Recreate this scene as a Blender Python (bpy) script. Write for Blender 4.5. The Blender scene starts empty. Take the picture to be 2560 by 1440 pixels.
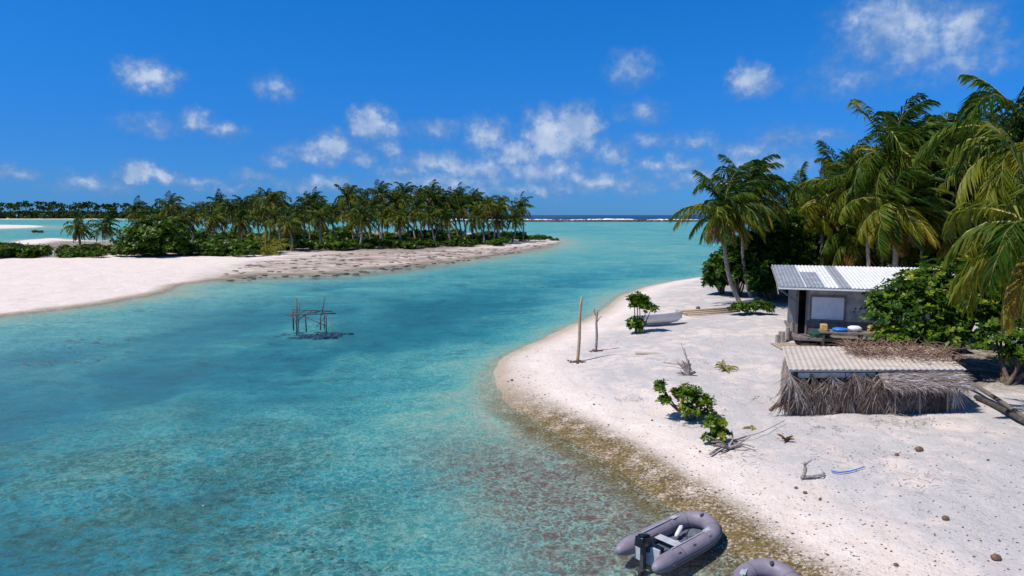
import bpy, math, random
import numpy as np
from mathutils import Vector, Matrix
random.seed(7); R=np.random.RandomState(7)
C=bpy.context.scene.collection
F=1707.0; H=6.5; PITCH=math.atan(183/F); CP=math.cos(PITCH); SP=math.sin(PITCH)

# ---------------------------------------------------------------- survey helpers
def ray(px,py):
    u=(px-1280)/F; v=(720-py)/F
    return np.array([u, CP+v*SP, -SP+v*CP])
def flat(px,py,z=0.0):
    d=ray(px,py); t=(z-H)/d[2]
    return np.array([d[0]*t,d[1]*t,z])
def at_y(px,py,Y):
    d=ray(px,py); t=Y/d[1]
    return np.array([d[0]*t,Y,H+d[2]*t])

def chaikin(p,n=2):
    p=np.array(p,float)
    for _ in range(n):
        q=np.roll(p,-1,axis=0)
        p=np.stack([p*.75+q*.25,p*.25+q*.75],1).reshape(-1,2)
    return p
def w2(l): return [tuple(flat(a,b)[:2]) for a,b in l]
RIGHT=chaikin(w2([(1233,930),(1248,985),(1320,1045),(1430,1100),(1540,1160),(1620,1225),(1700,1290),(1800,1370),(1900,1440),(2000,1530),(2150,1700)])
  +[(6,4),(8,-20),(220,-20),(220,150)]+w2([(2400,600),(2100,615),(1960,640),(1880,668),(1770,690),(1680,703),(1600,720),(1540,745),(1510,775),(1450,805),(1380,835),(1300,870),(1250,900)]))
LEFT=chaikin(w2([(-700,880),(-300,830),(0,788),(100,778),(200,765),(300,750),(390,735),(430,715),(540,697),(620,686),(760,684),(860,678),(940,668),(1000,662),(1100,655),(1200,640),(1290,628),(1350,618),(1405,604),(1380,597),(1320,590),(1200,583),(900,581),(620,584),(470,590),(330,604),(220,602),(130,594),(40,602),(-40,618),(-300,625),(-1500,640)]))
ISLET=chaikin(w2([(-200,566),(60,562),(125,566),(60,571),(-200,573)]))
FAR=chaikin([(-2600,950),(-1000,1000),(-235,1080),(-235,1300),(-2600,1300)],1)
FLATP=chaikin(w2([(520,700),(600,672),(700,655),(840,643),(1000,636),(1240,624),(1330,614),(1400,606),(1330,626),(1230,642),(1120,660),(960,680),(840,690),(700,695),(600,702)]),1)

def sdist(x,y,poly):
    if x.size<=4:
        a=poly; b=np.roll(poly,-1,axis=0); e=b-a; X_=x.reshape(-1,1); Y_=y.reshape(-1,1)
        t=np.clip(((X_-a[:,0])*e[:,0]+(Y_-a[:,1])*e[:,1])/((e**2).sum(1)+1e-12),0,1)
        dm=((X_-a[:,0]-t*e[:,0])**2+(Y_-a[:,1]-t*e[:,1])**2).min(1)
        ey=np.where(np.abs(e[:,1])<1e-12,1e-12,e[:,1])
        c=((a[:,1]>Y_)!=(b[:,1]>Y_))&(X_<e[:,0]*(Y_-a[:,1])/ey+a[:,0])
        return (np.sqrt(dm)*np.where(c.sum(1)%2==1,1,-1)).reshape(x.shape)
    n=len(poly); dm=np.full(x.shape,1e18); ins=np.zeros(x.shape,bool)
    for i in range(n):
        x0,y0=poly[i]; x1,y1=poly[(i+1)%n]
        ex,ey=x1-x0,y1-y0; L=ex*ex+ey*ey+1e-12
        t=np.clip(((x-x0)*ex+(y-y0)*ey)/L,0,1)
        dm=np.minimum(dm,(x-x0-t*ex)**2+(y-y0-t*ey)**2)
        c=((y0>y)!=(y1>y))
        if abs(ey)>1e-12: ins^= c & (x < ex*(y-y0)/ey+x0)
    return np.sqrt(dm)*np.where(ins,1,-1)
PERM=R.rand(256,256)
def vnoise(x,y):
    xi=np.floor(x).astype(int); yi=np.floor(y).astype(int); fx=x-xi; fy=y-yi
    fx=fx*fx*(3-2*fx); fy=fy*fy*(3-2*fy)
    g=lambda a,b:PERM[a%256,b%256]
    return (g(xi,yi)*(1-fx)+g(xi+1,yi)*fx)*(1-fy)+(g(xi,yi+1)*(1-fx)+g(xi+1,yi+1)*fx)*fy-.5
def ss(x,a,b):
    t=np.clip((x-a)/(b-a),0,1); return t*t*(3-2*t)
def terrain(x,y):
    x=np.asarray(x,float); y=np.asarray(y,float)
    far=ss(y,40,150)
    wob=(vnoise(x*.9,y*.9)*.35+vnoise(x*.3+9,y*.3)*.6)*(1+2*far)
    dr=sdist(x,y,RIGHT)+wob*.6; dl=sdist(x,y,LEFT)+wob; di=sdist(x,y,ISLET)+wob; df=sdist(x,y,FAR)+wob*2
    d=np.maximum(np.maximum(dr,dl),np.maximum(di,df))
    near=1-ss(y,14,28)
    esc=4.2+6*near
    dmax=2.45-1.35*ss(y,45,120)
    dep_r=dmax*(1-np.exp(np.minimum(dr,0)/esc))
    dep_l=dmax*(1-np.exp(np.minimum(dl,0)/9))
    dep_i=dmax*(1-np.exp(np.minimum(di,0)/14)); dep_f=dmax*(1-np.exp(np.minimum(df,0)/60))
    dep=np.minimum(np.minimum(dep_r,dep_l),np.minimum(dep_i,dep_f))
    dep=dep*(1+.5*vnoise(x*.16,y*.1)+.4*vnoise(x*.4+5,y*.3)+.2*vnoise(x*1.1+5,y*.9))
    dep=np.maximum(dep,0)+26*ss(y,705,790)*(d<0)*(1-ss(-x,300,420))
    zl=np.where(dr>0,.75*(1-np.exp(-np.maximum(dr,0)/4.5)),.65*(1-np.exp(-np.maximum(d,0)/11)))
    zl=zl+np.where(d>0,(vnoise(x*.7,y*.7)*.13+vnoise(x*2.3,y*2.3)*.055)*ss(d,0.3,2),0)
    z=np.where(d>0,zl,-.04-dep*.25)
    z=np.where((d<=0)&(d>-.3),d*.14,z)
    return z,dep,d,dr,dl
def ground(px,py):
    z=0.3
    for _ in range(5):
        p=flat(px,py,z); z=float(terrain(np.array([p[0]]),np.array([p[1]]))[0][0])
        z=max(z,-.05)
    return Vector((p[0],p[1],z))
def gz(x,y): return float(terrain(np.array([x]),np.array([y]))[0][0])

# ---------------------------------------------------------------- materials
def nm(name):
    m=bpy.data.materials.new(name); m.use_nodes=True; nt=m.node_tree; nt.nodes.clear(); return m,nt
def N(nt,t,**k):
    n=nt.nodes.new(t)
    for a,b in k.items():
        if a=='ins':
            for i,v in b.items():
                n.inputs[i].default_value=v
        else: setattr(n,a,b)
    return n
def ramp(nt,stops,interp='LINEAR'):
    n=nt.nodes.new('ShaderNodeValToRGB'); cr=n.color_ramp; cr.interpolation=interp
    while len(cr.elements)<len(stops): cr.elements.new(.5)
    for e,(p,c) in zip(cr.elements,stops):
        e.position=p; e.color=(*c,1) if len(c)==3 else c
    return n
def mixc(nt,fac,a,b,blend='MIX'):
    n=nt.nodes.new('ShaderNodeMix'); n.data_type='RGBA'; n.blend_type=blend
    for sock,v in ((n.inputs[0],fac),(n.inputs[6],a),(n.inputs[7],b)):
        if hasattr(v,'is_linked') : nt.links.new(v,sock)
        elif isinstance(v,(int,float)): sock.default_value=v
        else: sock.default_value=(*v,1)
    return n.outputs[2]
def mth(nt,op,a,b=0.0,c=None,clamp=False):
    n=nt.nodes.new('ShaderNodeMath'); n.operation=op; n.use_clamp=clamp
    for i,v in enumerate((a,b,c)):
        if v is None: continue
        if hasattr(v,'is_linked'): nt.links.new(v,n.inputs[i])
        else: n.inputs[i].default_value=v
    return n.outputs[0]
def mat(name,c1,c2=None,scale=8,rough=.7,metal=0,bump=.3,stretch=(1,1,1),detail=5,lo=.35,hi=.65,c3=None):
    m,nt=nm(name)
    o=N(nt,'ShaderNodeOutputMaterial'); b=N(nt,'ShaderNodeBsdfPrincipled',ins={'Roughness':rough,'Metallic':metal})
    tc=N(nt,'ShaderNodeTexCoord'); mp=N(nt,'ShaderNodeMapping'); mp.inputs['Scale'].default_value=stretch
    nt.links.new(tc.outputs['Object'],mp.inputs[0])
    no=N(nt,'ShaderNodeTexNoise',ins={'Scale':scale,'Detail':detail,'Roughness':.62}); nt.links.new(mp.outputs[0],no.inputs['Vector'])
    c2=c2 or tuple(x*.75 for x in c1)
    st=[(lo,c2),(hi,c1)]
    if c3: st=[(lo-.08,c3)]+st
    r=ramp(nt,st); nt.links.new(no.outputs[0],r.inputs[0]); nt.links.new(r.outputs[0],b.inputs['Base Color'])
    if bump:
        bp=N(nt,'ShaderNodeBump',ins={'Strength':bump,'Distance':.02}); nt.links.new(no.outputs[0],bp.inputs['Height']); nt.links.new(bp.outputs[0],b.inputs['Normal'])
    nt.links.new(b.outputs[0],o.inputs[0]); return m
def leafmat(name,stops,trans=.3,rough=.45,spec=.2):
    m,nt=nm(name); o=N(nt,'ShaderNodeOutputMaterial'); b=N(nt,'ShaderNodeBsdfPrincipled',ins={'Roughness':rough,'Specular IOR Level':spec})
    at=N(nt,'ShaderNodeAttribute',attribute_name='tint'); r=ramp(nt,stops); nt.links.new(at.outputs['Fac'],r.inputs[0])
    tr=N(nt,'ShaderNodeBsdfTranslucent'); g=N(nt,'ShaderNodeGamma',ins={'Gamma':.88}); nt.links.new(r.outputs[0],g.inputs[0]); nt.links.new(g.outputs[0],tr.inputs[0])
    nt.links.new(r.outputs[0],b.inputs['Base Color'])
    mx=N(nt,'ShaderNodeMixShader',ins={0:trans}); nt.links.new(b.outputs[0],mx.inputs[1]); nt.links.new(tr.outputs[0],mx.inputs[2]); nt.links.new(mx.outputs[0],o.inputs[0]); return m
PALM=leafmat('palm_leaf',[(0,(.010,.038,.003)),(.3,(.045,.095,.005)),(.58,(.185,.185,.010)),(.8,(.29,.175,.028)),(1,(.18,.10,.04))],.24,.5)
BUSHM=leafmat('broad_leaf',[(0,(.010,.034,.003)),(.5,(.045,.11,.005)),(.85,(.15,.24,.010)),(1,(.29,.26,.03))],.25,.42,.22)
THATCH=leafmat('dry_thatch',[(0,(.09,.062,.05)),(.4,(.20,.145,.115)),(.75,(.33,.275,.245)),(1,(.56,.52,.51))],.1,.8)
TRUNK=mat('palm_bark',(.40,.34,.28),(.18,.14,.11),scale=5,stretch=(1,1,5),bump=.8,rough=.9)
BARK=mat('bush_bark',(.20,.15,.11),(.08,.06,.045),scale=9,bump=.6,rough=.9)
DRIFT=mat('driftwood',(.42,.37,.33),(.16,.13,.11),scale=7,stretch=(2,2,6),bump=.6,rough=.9)
POSTW=mat('pale_wood',(.52,.38,.25),(.28,.19,.12),scale=6,stretch=(4,4,1),bump=.4,rough=.85)
DARKW=mat('dark_wood',(.11,.085,.07),(.035,.03,.027),scale=6,bump=.5,rough=.9)
NUT=mat('coconut_husk',(.42,.19,.04),(.2,.1,.04),scale=14,bump=.4)
HUSK=mat('old_coconut',(.24,.13,.08),(.09,.055,.035),scale=14,bump=.5)

# ---------------------------------------------------------------- mesh helpers
def link(o,parent=None):
    C.objects.link(o)
    if parent: o.parent=parent
    return o
def mk(name,v,f,mats,fm=None,tint=None,smooth=False,parent=None,meshonly=False):
    me=bpy.data.meshes.new(name)
    v=np.asarray(v,dtype=np.float32)
    if isinstance(f,np.ndarray):
        nf,k=f.shape; me.vertices.add(len(v)); me.vertices.foreach_set('co',v.ravel()); me.loops.add(nf*k); me.polygons.add(nf)
        me.loops.foreach_set('vertex_index',f.ravel().astype(np.int32)); me.polygons.foreach_set('loop_start',np.arange(0,nf*k,k,dtype=np.int32))
        me.update(calc_edges=True)
    else:
        me.from_pydata([tuple(map(float,a)) for a in v],[],[tuple(a) for a in f]); me.update()
    for m in (mats if isinstance(mats,(list,tuple)) else [mats]): me.materials.append(m)
    if fm is not None: me.polygons.foreach_set('material_index',np.asarray(fm,dtype=np.int32))
    if smooth: me.polygons.foreach_set('use_smooth',np.ones(len(me.polygons),bool))
    if tint is not None:
        a=me.attributes.new('tint','FLOAT','POINT'); a.data.foreach_set('value',np.asarray(tint,dtype=np.float32))
    if meshonly: return me
    return link(bpy.data.objects.new(name,me),parent)
class MB:
    def __init__(s): s.v=[];s.f=[];s.m=[];s.t=[]
    def add(s,v,f,m=0,t=0.0):
        o=len(s.v); s.v.extend([tuple(map(float,a)) for a in v]); s.f.extend([tuple(i+o for i in q) for q in f]); s.m.extend([m]*len(f))
        s.t.extend([t]*len(v) if np.isscalar(t) else list(t))
    def tube(s,pts,rad,n=7,m=0,t=0.0,cap=True):
        pts=[Vector(p) for p in pts]
        if np.isscalar(rad): rad=[rad]*len(pts)
        vs=[];fs=[]; up=Vector((0.13,0.31,1)).normalized(); px=None
        for i,p in enumerate(pts):
            d=(pts[min(i+1,len(pts)-1)]-pts[max(i-1,0)]).normalized()
            if px is None:
                px=d.cross(up); 
                if px.length<.1: px=d.cross(Vector((1,0,0)))
            px=(px-d*px.dot(d)).normalized(); py=d.cross(px)
            for k in range(n):
                a=2*math.pi*k/n; vs.append(p+(px*math.cos(a)+py*math.sin(a))*rad[i])
        for i in range(len(pts)-1):
            for k in range(n):
                a=i*n+k;b=i*n+(k+1)%n; fs.append((a,b,b+n,a+n))
        if cap: fs.append(tuple(range(n-1,-1,-1))); fs.append(tuple(range((len(pts)-1)*n,len(pts)*n)))
        s.add(vs,fs,m,t)
    def box(s,x0,x1,y0,y1,z0,z1,m=0,M=None,t=0.0):
        v=[Vector((x,y,z)) for z in (z0,z1) for y in (y0,y1) for x in (x0,x1)]
        if M: v=[M@a for a in v]
        s.add(v,[(0,2,3,1),(4,5,7,6),(0,1,5,4),(2,6,7,3),(0,4,6,2),(1,3,7,5)],m,t)
    def lump(s,c,r,m=0,t=0.0,seg=7,jit=.2,rng=random):
        c=Vector(c); r=Vector(r) if not np.isscalar(r) else Vector((r,r,r)); vs=[];fs=[]; rings=max(3,seg//2+1)
        vs.append(c+Vector((0,0,-r.z)))
        for i in range(1,rings):
            ph=-math.pi/2+math.pi*i/rings
            for k in range(seg):
                a=2*math.pi*k/seg; j=1+rng.uniform(-jit,jit); vs.append(c+Vector((r.x*math.cos(a)*math.cos(ph)*j,r.y*math.sin(a)*math.cos(ph)*j,r.z*math.sin(ph)*j)))
        vs.append(c+Vector((0,0,r.z)))
        for k in range(seg): fs.append((0,1+(k+1)%seg,1+k))
        for i in range(rings-2):
            for k in range(seg):
                a=1+i*seg+k;b=1+i*seg+(k+1)%seg; fs.append((a,b,b+seg,a+seg))
        l=len(vs)-1; b0=1+(rings-2)*seg
        for k in range(seg): fs.append((b0+k,b0+(k+1)%seg,l))
        s.add(vs,fs,m,t)
    def out(s,name,mats,smooth=False,parent=None,loc=None,meshonly=False,bevel=0):
        r=mk(name,s.v,s.f,mats,s.m,s.t,smooth,parent,meshonly)
        if not meshonly and loc is not None: r.location=loc
        if bevel and not meshonly:
            b=r.modifiers.new('b','BEVEL'); b.width=bevel; b.segments=2
        return r
def cat(pts,n=6):
    pts=[Vector(p) for p in pts]; o=[]
    for i in range(len(pts)-1):
        a=pts[max(i-1,0)];b=pts[i];c=pts[i+1];d=pts[min(i+2,len(pts)-1)]
        for k in range(n):
            t=k/n; o.append(.5*((2*b)+(c-a)*t+(2*a-5*b+4*c-d)*t*t+(3*b-a-3*c+d)*t**3))
    o.append(pts[-1]); return o
def empty(name,loc,rz=0):
    e=bpy.data.objects.new(name,None); e.location=loc; e.rotation_euler=(0,0,rz); e.empty_display_size=.3; return link(e)

# ---------------------------------------------------------------- ground sheet
yy=[-25.0]
while yy[-1]<30000:
    y=yy[-1]; yy.append(y+(max(.16,.0105*y) if y>6 else (.5 if y>0 else 2)))
yy=np.array(yy); tt=np.sinh(np.linspace(-1.6,1.6,560))/np.sinh(1.6)*1.45
Y,T=np.meshgrid(yy,tt,indexing='ij'); X=T*(np.abs(Y+12)+14)
z,dep,d,dr,dl=terrain(X.ravel(),Y.ravel()); xf,yf=X.ravel(),Y.ravel()
ny,nx=Y.shape; idx=np.arange(ny*nx).reshape(ny,nx)
faces=np.stack([idx[:-1,:-1],idx[:-1,1:],idx[1:,1:],idx[1:,:-1]],-1).reshape(-1,4)
m,nt=nm('sand_and_seabed')
def AT(n): return N(nt,'ShaderNodeAttribute',attribute_name=n).outputs['Fac']
geo=N(nt,'ShaderNodeNewGeometry')
def NO(scale,detail=4,rough=.6,st=None,dist=0):
    n=N(nt,'ShaderNodeTexNoise',ins={'Scale':scale,'Detail':detail,'Roughness':rough,'Distortion':dist})
    if st:
        mp=N(nt,'ShaderNodeMapping'); mp.inputs['Scale'].default_value=st; nt.links.new(geo.outputs['Position'],mp.inputs[0]); nt.links.new(mp.outputs[0],n.inputs['Vector'])
    else: nt.links.new(geo.outputs['Position'],n.inputs['Vector'])
    return n.outputs[0]
def step(v,a,b):
    n=N(nt,'ShaderNodeMapRange',interpolation_type='SMOOTHSTEP',ins={1:a,2:b}); nt.links.new(v,n.inputs[0]); return n.outputs[0]
def sc_(v,k): return mth(nt,'MULTIPLY',mth(nt,'SUBTRACT',v,.5),k)
n_big=NO(.35,5); n_mid=NO(1.6,5); n_fine=NO(14,5,.7); n_peb=NO(45,3,.7); n_rip=NO(4.5,4,.62,(1,1.5,1),1.2); n_str=NO(.6,4,.6,(.3,1.3,1),.6)
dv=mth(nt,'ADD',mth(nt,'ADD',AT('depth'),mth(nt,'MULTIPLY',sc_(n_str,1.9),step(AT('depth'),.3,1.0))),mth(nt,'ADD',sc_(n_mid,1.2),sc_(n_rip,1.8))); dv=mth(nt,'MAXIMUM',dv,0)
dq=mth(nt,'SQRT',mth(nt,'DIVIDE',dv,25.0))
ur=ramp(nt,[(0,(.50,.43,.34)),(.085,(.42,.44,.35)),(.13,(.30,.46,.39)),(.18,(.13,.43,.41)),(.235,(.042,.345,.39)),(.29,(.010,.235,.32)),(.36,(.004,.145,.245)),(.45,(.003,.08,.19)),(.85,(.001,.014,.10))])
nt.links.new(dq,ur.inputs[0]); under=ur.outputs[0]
n_wd=NO(2.4,10,.82,(1,1.3,1),.3)
wn_=mth(nt,'ADD',mth(nt,'MULTIPLY',n_big,.50),mth(nt,'MULTIPLY',n_wd,.58))
weed=mth(nt,'MULTIPLY',AT('weed'),step(wn_,.47,.58))
under=mixc(nt,mth(nt,'MULTIPLY',weed,.80),under,mixc(nt,step(n_wd,.46,.62),(.05,.17,.135),(.012,.06,.065)))
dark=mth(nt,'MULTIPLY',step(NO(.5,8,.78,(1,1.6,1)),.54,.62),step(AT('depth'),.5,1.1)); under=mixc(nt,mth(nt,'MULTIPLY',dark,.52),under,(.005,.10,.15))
br=mth(nt,'MULTIPLY',AT('brown'),step(mth(nt,'ADD',mth(nt,'MULTIPLY',n_wd,.6),mth(nt,'MULTIPLY',n_fine,.4)),.40,.53))
under=mixc(nt,br,under,(.18,.11,.098))
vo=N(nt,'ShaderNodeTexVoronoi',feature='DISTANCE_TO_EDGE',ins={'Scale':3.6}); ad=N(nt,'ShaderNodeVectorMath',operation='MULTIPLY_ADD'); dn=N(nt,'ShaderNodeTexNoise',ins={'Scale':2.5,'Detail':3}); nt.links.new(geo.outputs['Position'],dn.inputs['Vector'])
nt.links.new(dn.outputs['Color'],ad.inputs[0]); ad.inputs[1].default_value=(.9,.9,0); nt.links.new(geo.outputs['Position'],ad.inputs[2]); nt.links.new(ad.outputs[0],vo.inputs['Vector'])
caustic=mth(nt,'SUBTRACT',1.0,step(vo.outputs['Distance'],.0,.15)); caustic=mth(nt,'MULTIPLY',caustic,mth(nt,'SUBTRACT',1.0,step(AT('depth'),1.0,2.4)))
under=mixc(nt,mth(nt,'MULTIPLY',caustic,.38),under,(.42,.64,.57))  # caustic-like web of light painted into the seabed colour, fading with depth
under=mixc(nt,mth(nt,'MULTIPLY',step(n_fine,.45,.62),.6),under,mixc(nt,.6,under,(.04,.09,.075)))
under=mixc(nt,mth(nt,'MULTIPLY',step(n_peb,.55,.7),.22),under,(.42,.44,.36))
sand=mixc(nt,step(n_mid,.3,.7),(.71,.60,.54),(.78,.685,.635))
sand=mixc(nt,mth(nt,'MULTIPLY',AT('gravel'),step(mth(nt,'ADD',mth(nt,'MULTIPLY',n_big,.5),mth(nt,'MULTIPLY',n_mid,.5)),.36,.54)),sand,(.50,.475,.47))
sand=mixc(nt,mth(nt,'MULTIPLY',step(n_peb,.54,.68),.28),sand,(.31,.275,.255))
sand=mixc(nt,mth(nt,'MULTIPLY',step(n_fine,.57,.70),mth(nt,'MULTIPLY_ADD',AT('gravel'),.18,.14)),sand,(.35,.31,.29))
sand=mixc(nt,mth(nt,'MULTIPLY',AT('litter'),step(mth(nt,'ADD',mth(nt,'MULTIPLY',n_mid,.5),mth(nt,'MULTIPLY',n_fine,.5)),.34,.54)),sand,(.12,.09,.055))
sand=mixc(nt,mth(nt,'MULTIPLY',AT('wet'),.6),sand,(.40,.30,.20))
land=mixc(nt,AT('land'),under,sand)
al=mth(nt,'MULTIPLY',AT('algae'),step(mth(nt,'ADD',mth(nt,'MULTIPLY',n_mid,.45),mth(nt,'MULTIPLY',n_fine,.6)),.37,.56)); land=mixc(nt,al,land,mixc(nt,step(n_fine,.45,.62),(.20,.145,.055),(.105,.08,.04)))
rn=NO(.45,9,.78,(.45,1.0,1),.8); rf=mth(nt,'MULTIPLY',AT('rockflat'),step(NO(.12,3,.5),.34,.54))
land=mixc(nt,mth(nt,'MULTIPLY',AT('rockflat'),mth(nt,'MULTIPLY',step(rn,.28,.60),.9)),land,(.33,.26,.205))
land=mixc(nt,mth(nt,'MULTIPLY',rf,mth(nt,'MULTIPLY',step(rn,.44,.64),.85)),land,(.14,.11,.085))
bs=N(nt,'ShaderNodeBsdfPrincipled',ins={'Roughness':.9,'Specular IOR Level':.15}); o=N(nt,'ShaderNodeOutputMaterial')
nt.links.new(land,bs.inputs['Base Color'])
hh=mth(nt,'ADD',mth(nt,'MULTIPLY',n_fine,.06),mth(nt,'ADD',mth(nt,'MULTIPLY',n_mid,.24),mth(nt,'ADD',mth(nt,'MULTIPLY',n_peb,.012),mth(nt,'MULTIPLY',n_rip,.07))))
bp=N(nt,'ShaderNodeBump',ins={'Strength':.85,'Distance':.6}); nt.links.new(hh,bp.inputs['Height']); nt.links.new(bp.outputs[0],bs.inputs['Normal']); nt.links.new(bs.outputs[0],o.inputs[0])
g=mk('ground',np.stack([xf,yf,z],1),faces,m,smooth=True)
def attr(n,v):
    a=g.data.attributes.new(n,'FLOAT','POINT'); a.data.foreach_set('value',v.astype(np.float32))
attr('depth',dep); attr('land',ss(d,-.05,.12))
sf=sdist(xf,yf,FLATP)
attr('weed',(1-.8*ss(yf,15,27))*(yf<60)*ss(-dr,4,8)*(1-.3*ss(xf,-3,3)))
attr('brown',ss(-dr,-.1,.5)*(1-ss(-dr,2.8,5.6))*(1-ss(yf,17,22)))
attr('algae',ss(dr,-1.1,-.3)*(1-ss(dr,.8,1.7))*(1-.75*ss(yf,20,27))*(yf<120)+.55*ss(dl,-.8,0)*(1-ss(dl,.6,1.6))*(dl>-2))
attr('gravel',ss(dr,1.8,4.0)); attr('wet',ss(d,-.2,0)*(1-ss(d,.25,.9)))
attr('litter',np.maximum(ss(dr,3,10)*ss(yf,36,46)*ss(xf,14,20)+ss(xf,12.3,15)*ss(yf,21,24)*(1-ss(yf,29,31)),ss(dl,7,14)*ss(yf,95,120)*1.0)*.95)
attr('rockflat',ss(sf,-4,3))

# ---------------------------------------------------------------- water sheet
m,nt=nm('lagoon_water'); geo=N(nt,'ShaderNodeNewGeometry')
o=N(nt,'ShaderNodeOutputMaterial'); tr=N(nt,'ShaderNodeBsdfTransparent',ins={0:(.95,.99,.99,1)}); gl=N(nt,'ShaderNodeBsdfGlossy',ins={'Roughness':.05})
n1=NO(2.6,5,.65,(1,1.7,1),.6); n2=NO(.5,3,.5,(1,1.8,1),.3); n3=NO(9,3,.6,(1,1.4,1),.5)
h=mth(nt,'ADD',mth(nt,'MULTIPLY',n1,.36),mth(nt,'ADD',mth(nt,'MULTIPLY',n2,.25),mth(nt,'MULTIPLY',n3,.11)))
bp=N(nt,'ShaderNodeBump',ins={'Strength':1.0,'Distance':1.0}); nt.links.new(h,bp.inputs['Height'])
fr=N(nt,'ShaderNodeFresnel',ins={'IOR':1.33}); nt.links.new(bp.outputs[0],fr.inputs['Normal']); nt.links.new(bp.outputs[0],gl.inputs['Normal'])
fac=mth(nt,'MINIMUM',fr.outputs[0],.32)
mx=N(nt,'ShaderNodeMixShader'); nt.links.new(fac,mx.inputs[0]); nt.links.new(tr.outputs[0],mx.inputs[1]); nt.links.new(gl.outputs[0],mx.inputs[2]); nt.links.new(mx.outputs[0],o.inputs[0])
S=45000
mk('lagoon_water',[(-S,-60,0),(S,-60,0),(S,S,0),(-S,S,0)],[(0,1,2,3)],m)

# ---------------------------------------------------------------- reef, surf, coral
mb=MB(); rr=random.Random(3)
for i in range(2200):
    x=rr.uniform(-60,620); y=690+rr.gauss(0,7)+.02*x; r=rr.uniform(.5,2.4); mb.lump((x,y,.1),(r*1.5,r,rr.uniform(.4,1.6)),seg=6,jit=.3,rng=rr)
mb.out('reef_rocks',[mat('reef_rock',(.10,.085,.07),(.03,.03,.03),scale=.8)])
mb=MB()
for i in range(1500):
    x=rr.uniform(-60,620); y=722+rr.gauss(0,7); w=abs(math.sin(x*.021)+.6*math.sin(x*.063+1))
    if rr.random()<.4+.5*w: mb.lump((x,y,.1),(rr.uniform(2,7),1.5,rr.uniform(.7,2.2)*(.55+w*.5)),seg=6,jit=.3,rng=rr)
mb.out('surf',[mat('sea_foam',(.85,.87,.88),(.6,.7,.75),scale=.7)],smooth=True)
mb=MB()
for i in range(380):
    k=rr.randrange(0,len(FLATP)); a=FLATP[k]; b_=FLATP[rr.randrange(0,len(FLATP))]
    t=rr.random(); x,y=a[0]*(1-t)+b_[0]*t,a[1]*(1-t)+b_[1]*t
    if sdist(np.array([x]),np.array([y]),FLATP)[0]<0.3: continue
    r=rr.uniform(.08,.3); mb.lump((x,y,max(gz(x,y),-.05)+.02),(r*1.6,r,r*.35),seg=6,jit=.3,rng=rr)
mb.out('reef_flat_stones',[mat('wet_coral_rock',(.20,.16,.12),(.07,.06,.05),scale=2)])
mb=MB()
for px,py,sx_,n_ in [(800,1375,.45,55),(860,1410,.3,30),(640,1335,.5,25),(300,1350,.8,25),(480,1290,.8,20),(150,1240,1.0,25),(560,1190,.8,16),(860,1150,.6,12),(120,895,1.1,26),(240,852,1.3,24),(420,1090,1.0,16),(1400,713,1.5,26),(1620,690,2.0,22),(1000,1240,.6,10)]:
    p=flat(px,py,-.4)
    for k in range(n_):
        x=p[0]+rr.gauss(0,sx_); y=p[1]+rr.gauss(0,sx_*.45); z_,dp,d_,_,_=terrain(np.array([x]),np.array([y]))
        if dp[0]<.35: continue
        r=rr.uniform(.015,.06)*(1+1.6*(p[1]>25)); mb.lump((x,y,z_[0]-r*.1),(r*1.6,r*1.2,r*.35),seg=6,jit=.4,rng=rr)
mb.out('coral_heads',[mat('submerged_coral',(.055,.20,.19),(.02,.10,.11),scale=5)],smooth=True)

# ---------------------------------------------------------------- palms
def frond(mb,L,az,el,g,wind,rng,tint,m=34,org=(0,0,0),lw=.034,lm=0,ll=.27):
    n=12; p=np.array(org,float); d=np.array([math.cos(az)*math.cos(el),math.sin(az)*math.cos(el),math.sin(el)]); P=[p.copy()];D=[d.copy()]
    for i in range(n):
        d=d+np.array([wind[0],wind[1],-g])*(1.0/n)*(.5+1.2*i/n); d/=np.linalg.norm(d); p=p+d*L/n; P.append(p.copy());D.append(d.copy())
    P=np.array(P);D=np.array(D)
    mb.tube([Vector(q) for q in P[::2]],[.035*(1-.8*k/6)+.006 for k in range(7)],3,1 if tint<.85 else 0,min(1,tint+.25),cap=False)
    roll=rng.uniform(-.6,.6); wv=np.array([wind[0]*.5,wind[1]*.45,-.36]); wv2=np.array([wind[0]*.55,wind[1]*.5,-.85])
    for k in range(m):
        s=.10+.89*k/(m-1); f=s*n; i=min(int(f),n-1); q=P[i]+(P[i+1]-P[i])*(f-i); dd=D[i]
        side=np.array([dd[1],-dd[0],0.0]); ln=math.hypot(dd[0],dd[1]); side=side/ln if ln>.15 else np.array([-math.sin(az),math.cos(az),0]); nrm=np.array([side[1]*dd[2],-side[0]*dd[2],side[0]*dd[1]-side[1]*dd[0]])
        for sg in (-1,1):
            l=L*ll*(math.sin(math.pi*min(1,(s*.86+.1)))**.6)*rng.uniform(.75,1.12)
            a=math.radians(28+38*s+rng.uniform(-9,9))
            dv=sg*(side*math.cos(roll)+nrm*math.sin(roll)*1)*math.cos(a)+dd*math.sin(a)+wv; dv/=math.sqrt(dv@dv)
            dv2=dv+wv2*rng.uniform(.7,1.2); dv2/=math.sqrt(dv2@dv2)
            w=dd*.5+nrm*rng.uniform(-.5,.5)+side*rng.uniform(-.2,.2); w=w/math.sqrt(w@w)*lw
            mid=q+dv*l*.5; tip=mid+dv2*l*.5; t=min(1,max(0,tint+rng.uniform(-.1,.1)))
            mb.add([q-w*.5,q+w*.5,mid+w,mid-w,tip],[(0,1,2,3),(3,2,4)],lm,[t,t,t,t,min(1,t+.1)])
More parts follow.
